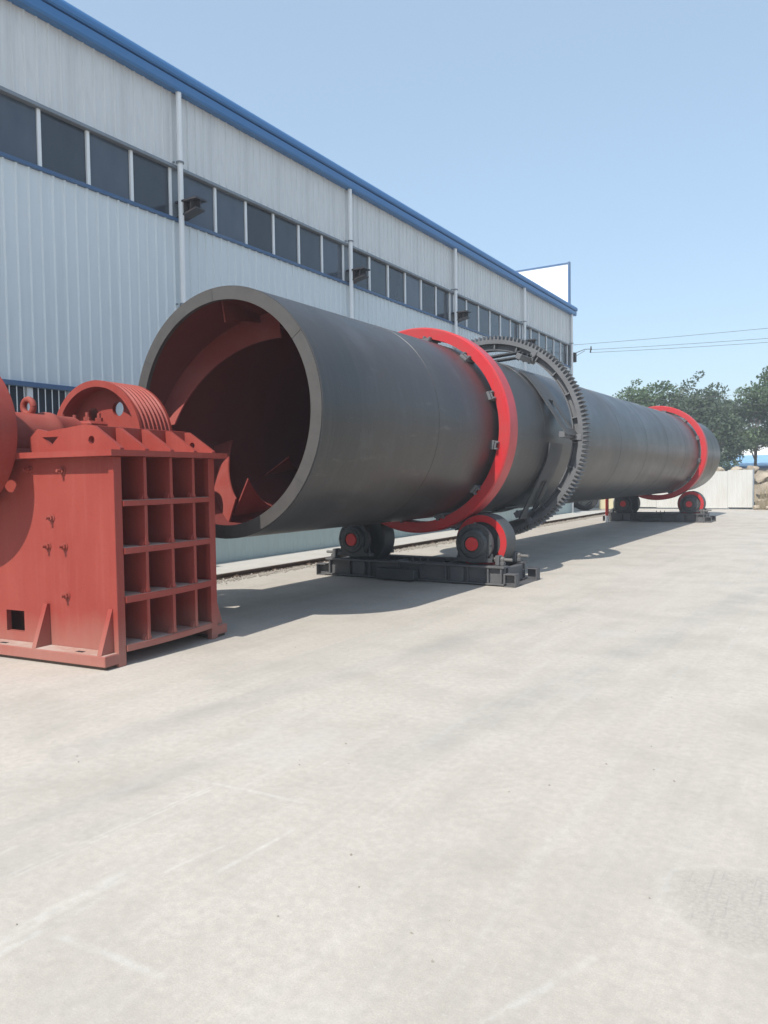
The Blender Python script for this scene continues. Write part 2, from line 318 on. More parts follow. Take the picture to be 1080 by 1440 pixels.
# ------------------------------------------------------------------ ground
g = MB(); g.add([(-400, -200, 0), (400, -200, 0), (400, 900, 0), (-400, 900, 0)], [(0, 1, 2, 3)])
kind(g.build('ground', 'ground'), 'structure')
a = MB(); a.box(-9.99, -8.62, -3.5, 33, -0.02, 0.03, 0.01); kind(a.build('pavement', 'apron'), 'structure')
r_ = thing('crane_rail', (-8.5, 3, 0), 'rusty brown rail running along the workshop wall behind the drum', 'rail')
mb = MB(); mb.prism([(-.06, 0.002), (.06, 0.002), (.06, .012), (.012, .02), (.012, .05), (.032, .055), (.032, .08), (-.032, .08), (-.032, .055), (-.012, .05), (-.012, .02), (-.06, .012)], 'y', 0, 29.5); mb.build('rail_head', 'rail', r_)
cl = MB(); cl.box(-.05, .05, -.04, .04, .0, .03, .005); cl.cyl((.0, 0, .03), (0, 0, .05), .014, n=6); clm = cl.mesh('rail_clip', 'rail')
for i in range(30):
    for sx in (-.085, .085): link('rail_clip', clm, r_, (sx, .5 + i * .97, 0.003))
# gravel beside the rail
rng = np.random.default_rng(3); V = []; Fc = []
for i in range(4200):
    x = -8.28 + rng.normal(0, .085); y = rng.uniform(4, 30); s_ = rng.uniform(.008, .026); k = len(V)
    for d in ((1, 0, 0), (-1, 0, 0), (0, 1, 0), (0, -1, 0), (0, 0, 1), (0, 0, -.4)):
        q = np.array(d) * s_ * rng.uniform(.6, 1.3); V.append((x + q[0], y + q[1], q[2] + s_ * .35))
    Fc += [(k + p, k + q_, k + t) for p, q_, t in ((0, 2, 4), (2, 1, 4), (1, 3, 4), (3, 0, 4), (2, 0, 5), (1, 2, 5), (3, 1, 5), (0, 3, 5))]
gm = MB(); gm.v = V; gm.f = Fc; o = gm.build('gravel', 'gravel', ang=10); kind(tag(o, 'strip of loose grey gravel along the rusty rail', 'gravel'), 'stuff')
V = []; Fc = []
for i in range(260):
    x = rng.uniform(-4.5, 1.5); y = rng.uniform(1.5, 16); s_ = rng.uniform(.002, .0065) ; k = len(V)
    for d in ((1, 0, 0), (-1, 0, 0), (0, 1, 0), (0, -1, 0), (0, 0, 1), (0, 0, -.3)):
        q = np.array(d) * s_ * rng.uniform(.6, 1.5); V.append((x + q[0], y + q[1], q[2] + s_ * .25))
    Fc += [(k + p, k + q_, k + t) for p, q_, t in ((0, 2, 4), (2, 1, 4), (1, 3, 4), (3, 0, 4), (2, 0, 5), (1, 2, 5), (3, 1, 5), (0, 3, 5))]
gm = MB(); gm.v = V; gm.f = Fc; o = gm.build('grit', 'gravel', ang=10); kind(tag(o, 'tiny dark grit scattered over the concrete yard', 'grit'), 'stuff')

# ------------------------------------------------------------------ workshop building (wall face at x = -10)
B = thing('workshop_building', (-10, 0, 0), 'long workshop with pale ribbed metal walls, window band and blue eaves', 'building')
Y0, Y1 = -3.5, 31.6; PW = .975; NP = 36
DS = [-.78, 4.48, 9.74, 15.0, 20.5, 26.05]
def panel_poly(ribs, pitch, h):
    p = [(-.02, 0.0)]
    pts = []
    for i in range(ribs):
        y = pitch * (i + .5); pts += [(0, y - .026), (h, y - .012), (h, y + .012), (0, y + .026)]
    return [(-.02, 0), (0, 0.001)] + pts + [(0, ribs * pitch - .001), (-.02, ribs * pitch)]
def panel(name, z0, z1, mat, ribs=5, h=.026):
    m_ = MB(); m_.prism(panel_poly(ribs, PW / ribs, h), 'z', z0, z1); return m_.mesh(name, mat, 20)
pu = panel('upper_wall_panel', 6.97, 8.2, 'wall_up'); pl_ = panel('lower_wall_panel', .95, 6.02, 'wall_low'); pls = panel('lower_wall_panel_over_window', 2.99, 6.02, 'wall_low'); psk = panel('skirting_panel', 0.0, .90, 'skirt', 2, .012); plb = panel('low_panel', .95, 1.3, 'wall_low')
for i in range(NP):
    y = Y0 + i * PW
    link('wall_panel', pu, B, (0, y, 0)); link('wall_panel', pls if i < 12 else pl_, B, (0, y, 0)); link('skirting_panel', psk, B, (0, y, 0))
    if i < 12: link('wall_panel', plb, B, (0, y, 0))
MB().box(-.02, .03, Y0, Y1, .905, .945).build('skirting_rail', 'greytrim', B)
cw = MB(); cw.box(-.25, -.025, Y0, Y1 - .05, 6.95, 8.25); cw.box(-.25, -.025, Y0, Y1 - .05, 2.97, 6.03); cw.box(-.25, -.025, Y0 + 12 * PW, Y1 - .05, 0, 2.97); cw.box(-.25, -.025, Y0, Y0 + 12 * PW, 0, 1.3)
cw.box(-18, -.25, Y1 - .3, Y1 - .02, 0, 8.3); cw.box(-18, -.25, Y0, Y0 + .2, 0, 8.3); cw.box(-18.2, -18, Y0, Y1 - .05, 0, 8.3); cw.build('wall_core', 'core', B)
MB().box(-.3, .01, Y1 - .02, Y1 + .06, 0, 8.2, .01).build('corner_trim', 'greytrim', B)
rf = MB(); rf.prism([(.1, 8.42), (.1, 8.5), (-9, 9.4), (-18.4, 8.5), (-18.4, 8.42), (-9, 9.32)], 'y', Y0 - .1, Y1 + .2); rf.build('roof', 'blue', B)
gt = MB(); gt.prism([(.012, 8.185), (.17, 8.17), (.195, 8.2), (.2, 8.325), (.17, 8.345), (.012, 8.345)], 'y', Y0 - .1, Y1 + .22)
ev = gt.build('gutter', 'blue', B)
lp = MB(); lp.prism([(.012, 8.362), (.2, 8.362), (.225, 8.385), (.235, 8.45), (.205, 8.515), (.09, 8.545), (.012, 8.505)], 'y', Y0 - .12, Y1 + .25); lp.build('eave_fascia', 'blue', B)
MB().box(.02, .15, Y0, Y1, 8.345, 8.362).build('gutter_bead', 'bluetrim', B)
# upper window band
MB().box(-.1, .05, Y0, Y1 - .12, 6.02, 6.06, .006).build('window_sill', 'bluetrim', B); MB().box(-.1, .035, Y0, Y1 - .12, 6.062, 6.085, .004).build('window_sill_lip', 'bluetrim', B)
MB().box(-.1, .045, Y0, Y1 - .12, 6.915, 6.97, .006).build('window_head', 'greytrim', B)
edges = DS + [31.35]
mu = MB(); mu.box(-.07, -.012, -.028, .028, 6.085, 6.915, .004); mum = mu.mesh('mullion', 'white')
PANE = {}
for k in range(len(edges) - 1):
    a0 = edges[k] + .16; a1 = edges[k + 1] - .10; n_ = 6; dw = (a1 - a0) / n_
    for i in range(n_ + 1): link('mullion', mum, B, (0, a0 + i * dw, 0))
    for i in range(n_):
        key = round(dw, 3)
        if key not in PANE: q = MB(); q.box(-.055, -.045, -dw / 2 + .03, dw / 2 - .03, 6.087, 6.913); PANE[key] = [q.mesh('window_pane', g_) for g_ in ('glass', 'glass', 'glass2', 'glass', 'glass3')]
        link('window_pane', random.choice(PANE[key]), B, (0, a0 + (i + .5) * dw, 0), (0, 0, R(random.uniform(-1.2, 1.2))))
    MB().box(-.07, -.03, edges[k] - .07, edges[k] + .13, 6.087, 6.913).build('column_cover', 'greytrim', B)
# lower barred windows (first bays)
MB().box(-.08, .05, Y0, Y0 + 12 * PW, 2.92, 2.99, .006).build('lower_window_head', 'bluetrim', B); MB().box(-.08, .05, Y0, Y0 + 12 * PW, 1.3, 1.35, .006).build('lower_window_sill', 'bluetrim', B)
lm = MB().box(-.07, -.0, -.045, .045, 1.35, 2.92, .005).mesh('lower_mullion', 'white'); lg = MB().box(-.06, -.05, -.29, .29, 1.352, 2.918).mesh('lower_window_pane', 'glass'); bar = MB().cyl((.02, 0, 1.352), (.02, 0, 2.918), .007, n=6).mesh('window_bar', 'white')
y = -3.2
while y < 8.1:
    link('mullion', lm, B, (0, y, 0)); link('window_pane', lg, B, (0, y + .335, 0))
    for i in range(1, 6): link('window_bar', bar, B, (0, y + .67 * i / 6, 0))
    y += .67
# downspouts, straps, corbels
for i, y in enumerate(DS + [31.42]):
    d = MB().cyl((.12, y, 0.02), (.12, y, 8.185), .047, n=18); dp = d.build('downspout', 'white', B)
    for z in (2.2, 4.6, 7.0):
        st = MB(); st.lathe([(.06, -.015), (.066, -.015), (.066, .015), (.06, .015)], 16, T=Matrix.Translation((.12, y, z)) @ Matrix.Rotation(R(90), 4, 'X')); st.box(.0, .062, y - .09, y - .065, z - .012, z + .012); st.build('pipe_strap', 'greytrim', dp)
    if i < 6:
        c_ = MB(); yy = y + .1
        c_.prism([(0.0, 6.33), (.50, 6.33), (.50, 6.36), (0.0, 6.36)], 'y', yy - .13, yy + .13)
        c_.prism([(0.0, 6.1), (.47, 6.2), (.47, 6.33), (0.0, 6.33)], 'y', yy - .012, yy + .012)
        c_.prism([(0.0, 6.075), (.47, 6.175), (.47, 6.2), (0.0, 6.1)], 'y', yy - .11, yy + .11)
        for xx in (.2, .34): c_.box(xx, xx + .012, yy - .1, yy + .1, 6.17, 6.33)
        c_.build('corbel_bracket', 'corbel', B)
# gable parapet board
pb = MB(); pb.box(-8, -.06, 31.5, 31.56, 8.5, 10.28); pb.build('parapet_board', 'whitewall', B); MB().box(-.06, .02, 31.46, 31.6, 8.5, 10.36, .01).build('parapet_post', 'bluetrim', B); MB().box(-8, -.06, 31.47, 31.58, 10.28, 10.33).build('parapet_cap', 'bluetrim', B)
# wire bracket on the far corner
wb = thing('wire_bracket', (-9.98, 31.72, 6.5), 'small dark box and insulator arm on the far workshop corner', 'bracket')
q = MB(); q.box(0, .16, -.08, .14, -.22, .16, .01); q.build('junction_box', 'black', wb)
q = MB(); q.tube([(.14, 0, .14), (.55, 0, .26), (.82, 0, .24)], .014, 6); q.tube([(.14, 0, .0), (.55, 0, .2)], .01, 6); q.build('arm', 'wire', wb)
for x in (.78, .8):
    q = MB(); q.cyl((x, 0, .1 if x < .79 else .2), (x, 0, .2 if x < .79 else .36), .035, .02, n=10); q.build('insulator', 'black', wb)

# ------------------------------------------------------------------ rotary drum
KX = -5.785; KY = 6.226; ZC = 2.273; RO = 1.346; LEN = 24.85
K = thing('rotary_drum', (KX, KY, 0), 'huge dark steel rotary drum with red riding rings and toothed girth gear', 'rotary drum', -0.011)
TZ = Matrix.Translation((0, 0, ZC))
sh = MB(); ny = [0, .02] + [i * .5 for i in range(1, 50)] + [LEN]
sh.lathe([(RO, y) for y in ny] + [(RO - .035, LEN)] + [(RO - .035, 6.2)] , 160, closed=False, T=TZ); sho = sh.build('shell', 'shell', K)
MB().lathe([(RO, -.004), (RO, 0.0), (RO - .008, 0.0), (RO - .008, -.004)], 160, T=TZ).build('shell_lip', 'seam', sho)
MB().lathe([(RO - .035, .03), (RO - .03, .03), (RO - .03, 6.25), (RO - .035, 6.25)], 128, T=TZ).build('inner_lining', 'lining', K)
for y in (2.45, 6.22, 8.6, 11.0, 13.4, 15.8, 18.2, 23.2):
    MB().lathe([(RO - .01, y - .012), (RO + .0025, y - .006), (RO + .0025, y + .006), (RO - .01, y + .012)], 128, T=TZ).build('weld_seam', 'shell', sho)
JT = [-35, 35, 94, 150, 208, 270, 325]
for a0, a1 in zip(JT[:-1], JT[1:]):
    MB().lathe([(1.203, -.02), (RO - .008, -.02), (RO - .008, .03), (1.203, .03)], 24, a0 + .12, a1 - .12, T=TZ).build('end_ring_segment', 'ring', K)
for a_ in JT[:-1]:
    if a_ in (-35, 150, 94):
        q = MB(); q.box(1.203, RO - .008, -.023, -.019, -.003, .003, T=TZ @ Matrix.Rotation(R(-a_), 4, 'Y')); q.build('ring_joint', 'seam', K)
# spiral flights and tapered lifters inside the mouth
def flight(t0, y0, t1, y1, h0, h1, n=24, th=.012, pw=1.0):
    m_ = MB(); v = []
    for i in range(n + 1):
        f = i / n; t = R(t0 + (t1 - t0) * f); y = y0 + (y1 - y0) * f; h = h0 + (h1 - h0) * (f ** pw)
        for r, dy in ((1.314, -th), (1.314 - h, -th), (1.314 - h, th), (1.314, th)): v.append((r * math.cos(t), y + dy, r * math.sin(t) + ZC))
    fs = [(i * 4 + j, i * 4 + (j + 1) % 4, i * 4 + 4 + (j + 1) % 4, i * 4 + 4 + j) for i in range(n) for j in range(4)] + [(0, 1, 2, 3), (n * 4 + 3, n * 4 + 2, n * 4 + 1, n * 4)]
    m_.add(v, fs); return m_
def lifter(t0, y0, t1, y1, h0, h1, n=16, th=.008, pw=1.6):
    m_ = MB(); v = []
    for i in range(n + 1):
        f = i / n; t = R(t0 + (t1 - t0) * f); y = y0 + (y1 - y0) * f; h = h1 + (h0 - h1) * ((1 - f) ** pw)
        for r, s in ((1.316, -th), (1.316 - h, -th), (1.316 - h, th), (1.316, th)):
            v.append((r * math.cos(t) - s * math.sin(t), y, r * math.sin(t) + s * math.cos(t) + ZC))
    fs = [(i * 4 + j, i * 4 + (j + 1) % 4, i * 4 + 4 + (j + 1) % 4, i * 4 + 4 + j) for i in range(n) for j in range(4)] + [(0, 1, 2, 3), (n * 4 + 3, n * 4 + 2, n * 4 + 1, n * 4)]
    m_.add(v, fs); return m_
for t0, y0, t1, y1 in ((183, .28, 96, 1.15), (-113, .62, -168, 1.2), (30, .5, -40, 1.2), (-10, .3, -80, 1.0)):
    flight(t0, y0, t1, y1, .30, .32).build('spiral_flight', 'oxide', K, 60)
for t0, y0, t1, y1, h in ((-119, .82, -124, 1.8, .52), (-150, 2.0, -156, 3.0, .5), (99, .25, 113, 1.9, .27), (60, 1.2, 54, 2.2, .5), (-60, 1.6, -66, 2.6, .5), (10, 1.4, 4, 2.4, .5)):
    lifter(t0, y0, t1, y1, h, .01).build('tapered_lifter', 'oxide', K, 60)
# riding rings with retainer pads
def riding_ring(yc):
    m_ = MB(); h = .16; m_.lathe([(1.40, yc - h), (1.545, yc - h), (1.566, yc - h + .02), (1.566, yc + h - .02), (1.545, yc + h), (1.40, yc + h)], 144, T=TZ); t_ = m_.build('riding_ring', 'red', K)
    pm = MB(); pm.box(RO - .01, RO + .035, -.11, .20, -.065, .065, .006); pm.box(RO + .037, RO + .08, -.08, -.005, -.06, -.035, .005); pm.box(RO + .037, RO + .08, -.08, -.005, .035, .06, .005); pm.box(RO + .037, RO + .06, -.08, -.055, -.035, .035, .005)
    pmm = pm.mesh('retainer_pad', 'gear')
    for k in range(12):
        link('retainer_pad', pmm, K, (0, yc - h, ZC), (0, R(-(k * 30 - 11)), 0))
    fl = MB(); fl.box(RO + .037, 1.396, -.1, .1, -.06, .06, .004)
    flm = fl.mesh('filler_bar', 'tooth_steel')
    for k in range(12): link('filler_bar', flm, K, (0, yc + .03, ZC), (0, R(-(k * 30 - 11)), 0))
riding_ring(4.34); riding_ring(20.67)
# girth gear
GY = 7.02; NTT = 150; gv = []; hw = .13
prof = []
for i in range(NTT):
    for f, r in ((.0, 1.775), (.26, 1.775), (.40, 1.845), (.62, 1.845), (.76, 1.775)): t = 2 * math.pi * (i + f) / NTT; prof.append((r * math.cos(t), r * math.sin(t) + ZC))
gm = MB(); nP = len(prof); ring_in = []
for i in range(NTT):
    for f in (0, .26, .40, .62, .76): t = 2 * math.pi * (i + f) / NTT; ring_in.append((1.70 * math.cos(t), 1.70 * math.sin(t) + ZC))
v = [(p[0], GY - hw, p[1]) for p in prof] + [(p[0], GY + hw, p[1]) for p in prof] + [(p[0], GY - hw, p[1]) for p in ring_in] + [(p[0], GY + hw, p[1]) for p in ring_in]
fs = []
for i in range(nP):
    j = (i + 1) % nP; fs += [(i, j, nP + j, nP + i), (2 * nP + i, 2 * nP + j, j, i), (nP + i, nP + j, 3 * nP + j, 3 * nP + i), (3 * nP + i, 3 * nP + j, 2 * nP + j, 2 * nP + i)]
gm.add(v, fs); gg = gm.build('girth_gear', 'gear', K, 25)
MB().lathe([(1.60, GY - .025), (1.70, GY - .025), (1.70, GY + .025), (1.60, GY + .025)], 120, T=TZ).build('gear_web', 'gear', gg)
MB().lathe([(1.585, GY - .10), (1.602, GY - .10), (1.602, GY + .10), (1.585, GY + .10)], 120, T=TZ).build('gear_flange', 'gear', gg)
rb = MB().box(1.602, 1.70, -.11, .11, -.011, .011).mesh('gear_rib', 'gear'); jb = MB().box(1.56, 1.76, -.15, -.10, -.05, .05, .006); [jb.cyl((1.66, -.17, z), (1.66, -.15, z), .02, n=6) for z in (-.025, .025)]
jbm = jb.mesh('gear_joint_plate', 'gear')
for k in range(24): link('gear_rib', rb, gg, (0, GY, ZC), (0, R(k * 15 + 5), 0))
for k in range(6): link('gear_joint_plate', jbm, gg, (0, GY, ZC), (0, R(k * 60 + 2), 0))
# tangential spring plates between shell and gear
for k in range(6):
    ae = 0.5 + 60 * k; pts = []
    aS = ae + 33
    tdir = Vector((math.sin(R(aS)), -math.cos(R(aS)))); p0 = Vector((math.cos(R(aS)), math.sin(R(aS)))) * (RO + .012)
    for da in (20, 15, 10, 5): pts.append(Vector((math.cos(R(aS + da)), math.sin(R(aS + da)))) * (RO + .012))
    for s_ in (0, .2, .4, .6, .8, .93): pts.append(p0 + tdir * s_)
    prof2 = []
    outer = [p + Vector((p.x, p.y)).normalized() * .026 for p in pts]
    lpoly = [(p.x, p.y + ZC) for p in pts] + [(p.x, p.y + ZC) for p in reversed(outer)]
    m_ = MB()
    nS = len(pts)
    def strip(y0, y1, i0, i1):
        A_ = pts[i0:i1 + 1]; O_ = outer[i0:i1 + 1]; m_.prism([(p.x, p.y + ZC) for p in A_] + [(p.x, p.y + ZC) for p in reversed(O_)], 'y', y0, y1)
    strip(GY - .62, GY + .02, 0, 5); strip(GY - .62, GY - .42, 5, 9); strip(GY - .40 + .22, GY + .02, 5, 9); strip(GY - .42, GY - .18, 8, 9)
    spo = m_.build('spring_plate', 'tooth_steel', K, 30)
    e = pts[-1]; br = MB(); ang = math.degrees(math.atan2(e.y, e.x))
    br.box(1.52, 1.62, GY - .62, GY + .1, -.05, .05, .006, T=TZ @ Matrix.Rotation(R(-ang), 4, 'Y'))
    for yy in (-.55, -.3, -.05): br.cyl(Vector((1.5, GY + yy, 0)), Vector((1.66, GY + yy, 0)), .022, n=8, T=TZ @ Matrix.Rotation(R(-ang), 4, 'Y'))
    br.build('plate_bracket', 'gear', spo)

# ------------------------------------------------------------------ roller supports
FBM = MB().cyl((0, -.075, 0), (0, .02, 0), .02, n=6).mesh('flange_bolt', 'grey'); q = MB().cyl((0, 0, 0), (0, 0, .08), .018, n=6).cyl((0, 0, 0), (0, 0, .035), .032, n=6); FTM = q.mesh('foot_bolt', 'grey')
def roller_station(x, y, label):
    T_ = thing('roller_support', (x, y, 0), label, 'roller support', -0.011, 'roller supports under the drum')
    for yy, nm in ((-.44, 0), (.30, 1)):
        m_ = MB(); m_.box(-1.55, 1.55, yy - .02, yy + .16, .255, .285, .004); m_.box(-1.55, 1.55, yy - .02, yy + .16, .015, .04, .004); m_.box(-1.54, 1.54, yy + .055, yy + .08, .04, .255)
        bm_ = m_.build('base_beam', 'greyl', T_)
        stf = MB().box(-.012, .012, yy - .005, yy + .053, .041, .254).mesh('stiffener', 'greyl'); thick = MB().box(-.11, .11, yy + .0, yy + .054, .042, .253, .005).mesh('stiffener_box', 'greyl')
        for xx in (-1.48, -1.1, -.72, -.2, .2, .62, .98, 1.3, 1.5): link('stiffener', stf, bm_, (xx, 0, 0))
        for xx in (-.92, .8): link('stiffener_box', thick, bm_, (xx, 0, 0))
    for xx in (-1.5, -.45, .45, 1.5):
        MB().box(xx - .045, xx + .045, -.275, .275, .03, .25, .006).build('cross_beam', 'greyl', T_)
    for sx in (-1, 1):
        for yy in (-.42, .40):
            m_ = MB(); x0, x1 = (1.552, 1.73) if sx > 0 else (-1.73, -1.552)
            m_.box(x0, x1, yy - .05, yy + .1, .0, .012, .002); m_.box(x0, x1, yy - .05, yy + .1, .17, .185, .003); xe = x1 - .014 if sx > 0 else x0; m_.box(xe, xe + .014, yy - .05, yy + .1, .012, .17, .003); m_.box(x0, x1, yy + .06, yy + .07, .012, .17)
            m_.build('foot_bracket', 'greyl', T_)
        m_ = MB(); m_.box(sx * 1.62 - .10, sx * 1.62 + .10, -.36, .34, 0.0, .008); m_.build('foot_plate', 'greyl', T_)
    m_ = MB(); m_.box(-.48, .18, -.62, -.47, .03, .19, .008); m_.build('front_box', 'grey', T_)
    for i in range(3):
        m_ = MB(); m_.cyl((.02 + i * .13, -.36, .285), (.02 + i * .13, -.36, .37), .012, n=6); m_.cyl((.02 + i * .13, -.36, .285), (.02 + i * .13, -.36, .31), .024, n=6); m_.build('stud_bolt', 'grey', T_)
    for sx in (-1, 1):
        cx = sx * 1.05; cz = .59; TT = Matrix.Translation((cx, 0, cz))
        rl = MB(); rl.lathe([(.30, -.11), (.405, -.11), (.418, -.095), (.418, .205), (.405, .22), (.30, .22), (.30, .15), (.12, .15), (.12, -.05), (.30, -.05)], 64, T=TT); ro = rl.build('support_roller', 'grey', T_)
        if sx > 0: MB().lathe([(.305, -.112), (.402, -.112), (.402, -.118), (.305, -.118)], 64, T=TT).build('red_rim_face', 'red', ro)
        MB().lathe([(0.0, -.44), (.085, -.44), (.085, .44), (0.0, .44)], 24, T=TT, closed=False).build('shaft', 'grey', ro)
        for sy in (-1, 1):
            y0 = sy * .31
            hm = MB(); TH = Matrix.Translation((cx, y0, cz))
            hm.lathe([(.0, sy * .122), (.115, sy * .122), (.12, sy * .14), (.155, sy * .14), (.16, sy * .122), (.19, sy * .118), (.215, sy * .095), (.225, sy * .05), (.225, -sy * .1), (.0, -sy * .1)], 40, T=TH, closed=False)
            hm.lathe([(.22, -.06), (.29, -.055), (.29, -.0), (.22, .005)], 40, T=TH)
            hm.prism([(-.30, -.26), (.30, -.26), (.30, -.215), (.21, -.20), (.19, -.05), (-.19, -.05), (-.21, -.20), (-.30, -.215)], 'y', -.09, .06, T=TH)
            ho = hm.build('bearing_housing', 'grey', T_)
            cp = MB(); cp.lathe([(0, sy * .15), (.092, sy * .15), (.10, sy * .137), (.10, sy * .12), (0, sy * .12)], 24, T=TH, closed=False); cp.build('red_shaft_cap', 'redspot', ho)
            nip = MB(); nip.cyl(TH @ Vector((0, -.02, .22)), TH @ Vector((0, -.02, .275)), .022, n=8); nip.cyl(TH @ Vector((0, -.02, .275)), TH @ Vector((0, -.02, .31)), .012, n=8); nip.build('grease_nipple', 'boltm', ho)
            for k in range(10):
                t = 2 * math.pi * k / 10; link('flange_bolt', FBM, ho, TH @ Vector((.265 * math.cos(t), 0, .265 * math.sin(t))))
            for xx in (-.265, .265): link('foot_bolt', FTM, ho, TH @ Vector((xx, -.02, -.22)))
            # adjusting screw block
            x0 = sx * 1.42; ab = MB(); ab.box(x0 - .03, x0 + .03, y0 - .08, y0 + .06, .287, .43, .006); ab.box(x0 - .09, x0 - .032, y0 - .05, y0 + .03, .287, .34, .005) if sx < 0 else ab.box(x0 + .032, x0 + .09, y0 - .05, y0 + .03, .287, .34, .005)
            ao = ab.build('adjusting_block', 'greyl', T_)
            sc = MB(); sc.cyl((sx * 1.34, y0, .37), (sx * 1.62, y0, .37), .022, n=10); sc.cyl((sx * 1.455, y0, .37), (sx * 1.50, y0, .37), .045, n=6); sc.cyl((sx * 1.36, y0, .37), (sx * 1.385, y0, .37), .045, n=6); sc.build('adjusting_screw', 'boltm', ao)
    return T_
roller_station(-5.72, 10.60, 'dark grey roller support under the near red riding ring')
roller_station(-5.53, 26.9, 'dark grey roller support under the far red riding ring')

# ------------------------------------------------------------------ jaw crusher
J = thing('jaw_crusher', (-5.23, 4.34, 0), 'red primer painted jaw crusher with ribbed frame and flywheels beside drum mouth', 'jaw crusher', R(5))
YW = 1.26
for y0, y1, nm in ((0.0, .05, 'near'), (YW - .05, YW, 'far')):
    m_ = MB(); m_.plate([(-2.4, .121), (-.062, .121), (-.062, 1.769), (-1.3, 1.769), (-1.5, 1.70), (-2.4, 1.55)], [[(-1.395, .209), (-1.16, .209), (-1.16, .40), (-1.395, .40)]] if nm == 'near' else [], 'y', y0, y1); m_.build('side_plate', 'crusher', J, 20)
for y0, y1 in ((-.025, .065), (YW - .065, YW + .025)): MB().box(-.06, 0.0, y0, y1, .0, 1.768, .004).build('front_post', 'crusher', J)
MB().box(-.47, -.43, .052, YW - .052, .12, 1.768).build('front_wall', 'crusher', J); MB().box(-2.39, -2.35, .052, YW - .052, .12, 1.5).build('rear_wall', 'crusher', J); MB().box(-2.34, -.48, .24, .28, .01, 1.45).build('added_backing_plate', 'crusher', J)  # last plate is added to keep the space behind the side hole dark
def bul(y): t = (y / YW - .5) * 2; return .045 * (1 - t * t)
zs = [(.118, .17), (.53, .585), (.945, .995), (1.35, 1.395)]
for i, (z0, z1) in enumerate(zs):
    pts = [(-.428, .067)] + [(bul(.067 + (YW - .134) * k / 14) + .004, .067 + (YW - .134) * k / 14) for k in range(15)] + [(-.428, YW - .067)]
    s_ = MB(); s_.prism(pts, 'z', z0, z1); so = s_.build('shelf_rib', 'crusher', J)
    pts2 = [(-.427, .068)] + [(bul(.068 + (YW - .136) * k / 14) - .012, .068 + (YW - .136) * k / 14) for k in range(15)] + [(-.427, YW - .068)]
    d_ = MB(); d_.prism(pts2, 'z', z1 + .0005, z1 + .004); d_.build('dust_layer', 'dusty', so)
    zt = zs[i + 1][0] if i < 3 else 1.768
    for y in (.315, .63, .945):
        dv = MB(); dv.box(-.428, bul(y) - .008, y - .018, y + .018, z1 + .0045, zt - .001, .003)
        f_ = [(-.018, 0), (-.018 - .03, 0), (-.018, .05)]
        dv.build('upright_rib', 'crusher', J)
        fl_ = MB(); fl_.prism([(y - .05, z1 + .005), (y - .019, z1 + .005), (y - .019, z1 + .06)], 'x', bul(y) - .06, bul(y) - .02); fl_.prism([(y + .05, z1 + .005), (y + .019, z1 + .005), (y + .019, z1 + .06)], 'x', bul(y) - .06, bul(y) - .02); fl_.build('corner_weld', 'crusher', J)
# top flange
m_ = MB(); m_.plate([(-1.06, -.125), (.085, -.125), (.085, YW + .125), (-1.06, YW + .125)], [[(-1.0, .10), (-.44, .10), (-.44, YW - .10), (-1.0, YW - .10)]], 'z', 1.77, 1.82); m_.build('top_flange', 'crusher', J)
MB().box(-.325, -.285, .05, YW - .05, 1.822, 2.04, .004).build('top_wall', 'crusher', J)
def gus(y, hole):
    o_ = [(-.283, 1.822), (.055, 1.822), (.055, 1.836), (-.245, 2.03), (-.283, 2.03)]; m2 = MB()
    m2.plate(o_, [circle(-.19, 1.90, .03, 14)] if hole else [], 'y', y - .022, y + .022); m2.build('top_gusset', 'crusher', J, 25)
for y, h in ((.315, 0), (.63, 0), (.945, 0), (1.215, 1)): gus(y, h)
m_ = MB(); m_.plate([(-1.02, 1.822), (.055, 1.822), (.055, 1.838), (-.24, 2.03), (-.36, 2.045), (-.80, 2.005), (-.92, 2.03), (-1.02, 1.95)], [circle(-.27, 1.912, .036, 16), [(-.86, 1.955), (-.66, 1.955), (-.755, 1.875)]], 'y', .005, .045); m_.build('top_side_plate', 'crusher', J, 25)
m_ = MB(); m_.plate([(-1.02, 1.822), (-.36, 1.822), (-.36, 2.03), (-1.02, 1.99)], [circle(-.6, 1.91, .036, 16)], 'y', YW - .045, YW - .005); m_.build('top_side_plate', 'crusher', J, 25)
# base flanges, gussets
for sgn in (-1, 1):
    yo = 0.0 if sgn < 0 else YW; ya, yb = (yo - .175, yo - .001) if sgn < 0 else (yo + .001, yo + .175)
    MB().box(-2.42, -.002, ya, yb, .03, .12, .005).build('base_flange', 'crusher', J); MB().box(-2.38, -.03, min(ya, yb) + .03, max(ya, yb) - .005, 0.0, .03).build('base_shim', 'rail', J)
    MB().box(-2.41, -.012, min(ya, yb) + .012, max(ya, yb) - .004, .1202, .1225).build('dust_layer', 'dusty', J)
    for x in (-.85, -.075):
        g_ = MB(); g_.prism([(yo + sgn * .002, .123), (yo + sgn * .165, .123), (yo + sgn * .03, .49), (yo + sgn * .002, .49)], 'x', x - .024, x + .024); g_.build('foot_gusset', 'crusher', J)
    for x in (-.35, -1.3, -1.9):
        b_ = MB(); b_.box(x - .04, x + .04, min(ya, yb) + .05, min(ya, yb) + .085, .1226, .125); b_.build('bolt_slot', 'black', J)
# side bolts
for X, Z in ((-6.26, 1.671), (-5.844, 1.658), (-6.0, 1.248), (-6.054, .998), (-5.848, 1.0), (-5.84, .572)):
    x = (X + 5.23) * .996 - .0; b_ = MB(); b_.cyl((x, -.008, Z), (x, 0.001, Z), .036, n=18); b_.cyl((x, -.03, Z), (x, -.008, Z), .027, n=6); b_.cyl((x, -.07, Z), (x, -.03, Z), .013, n=10); b_.build('tie_bolt', 'crusher_cast', J)
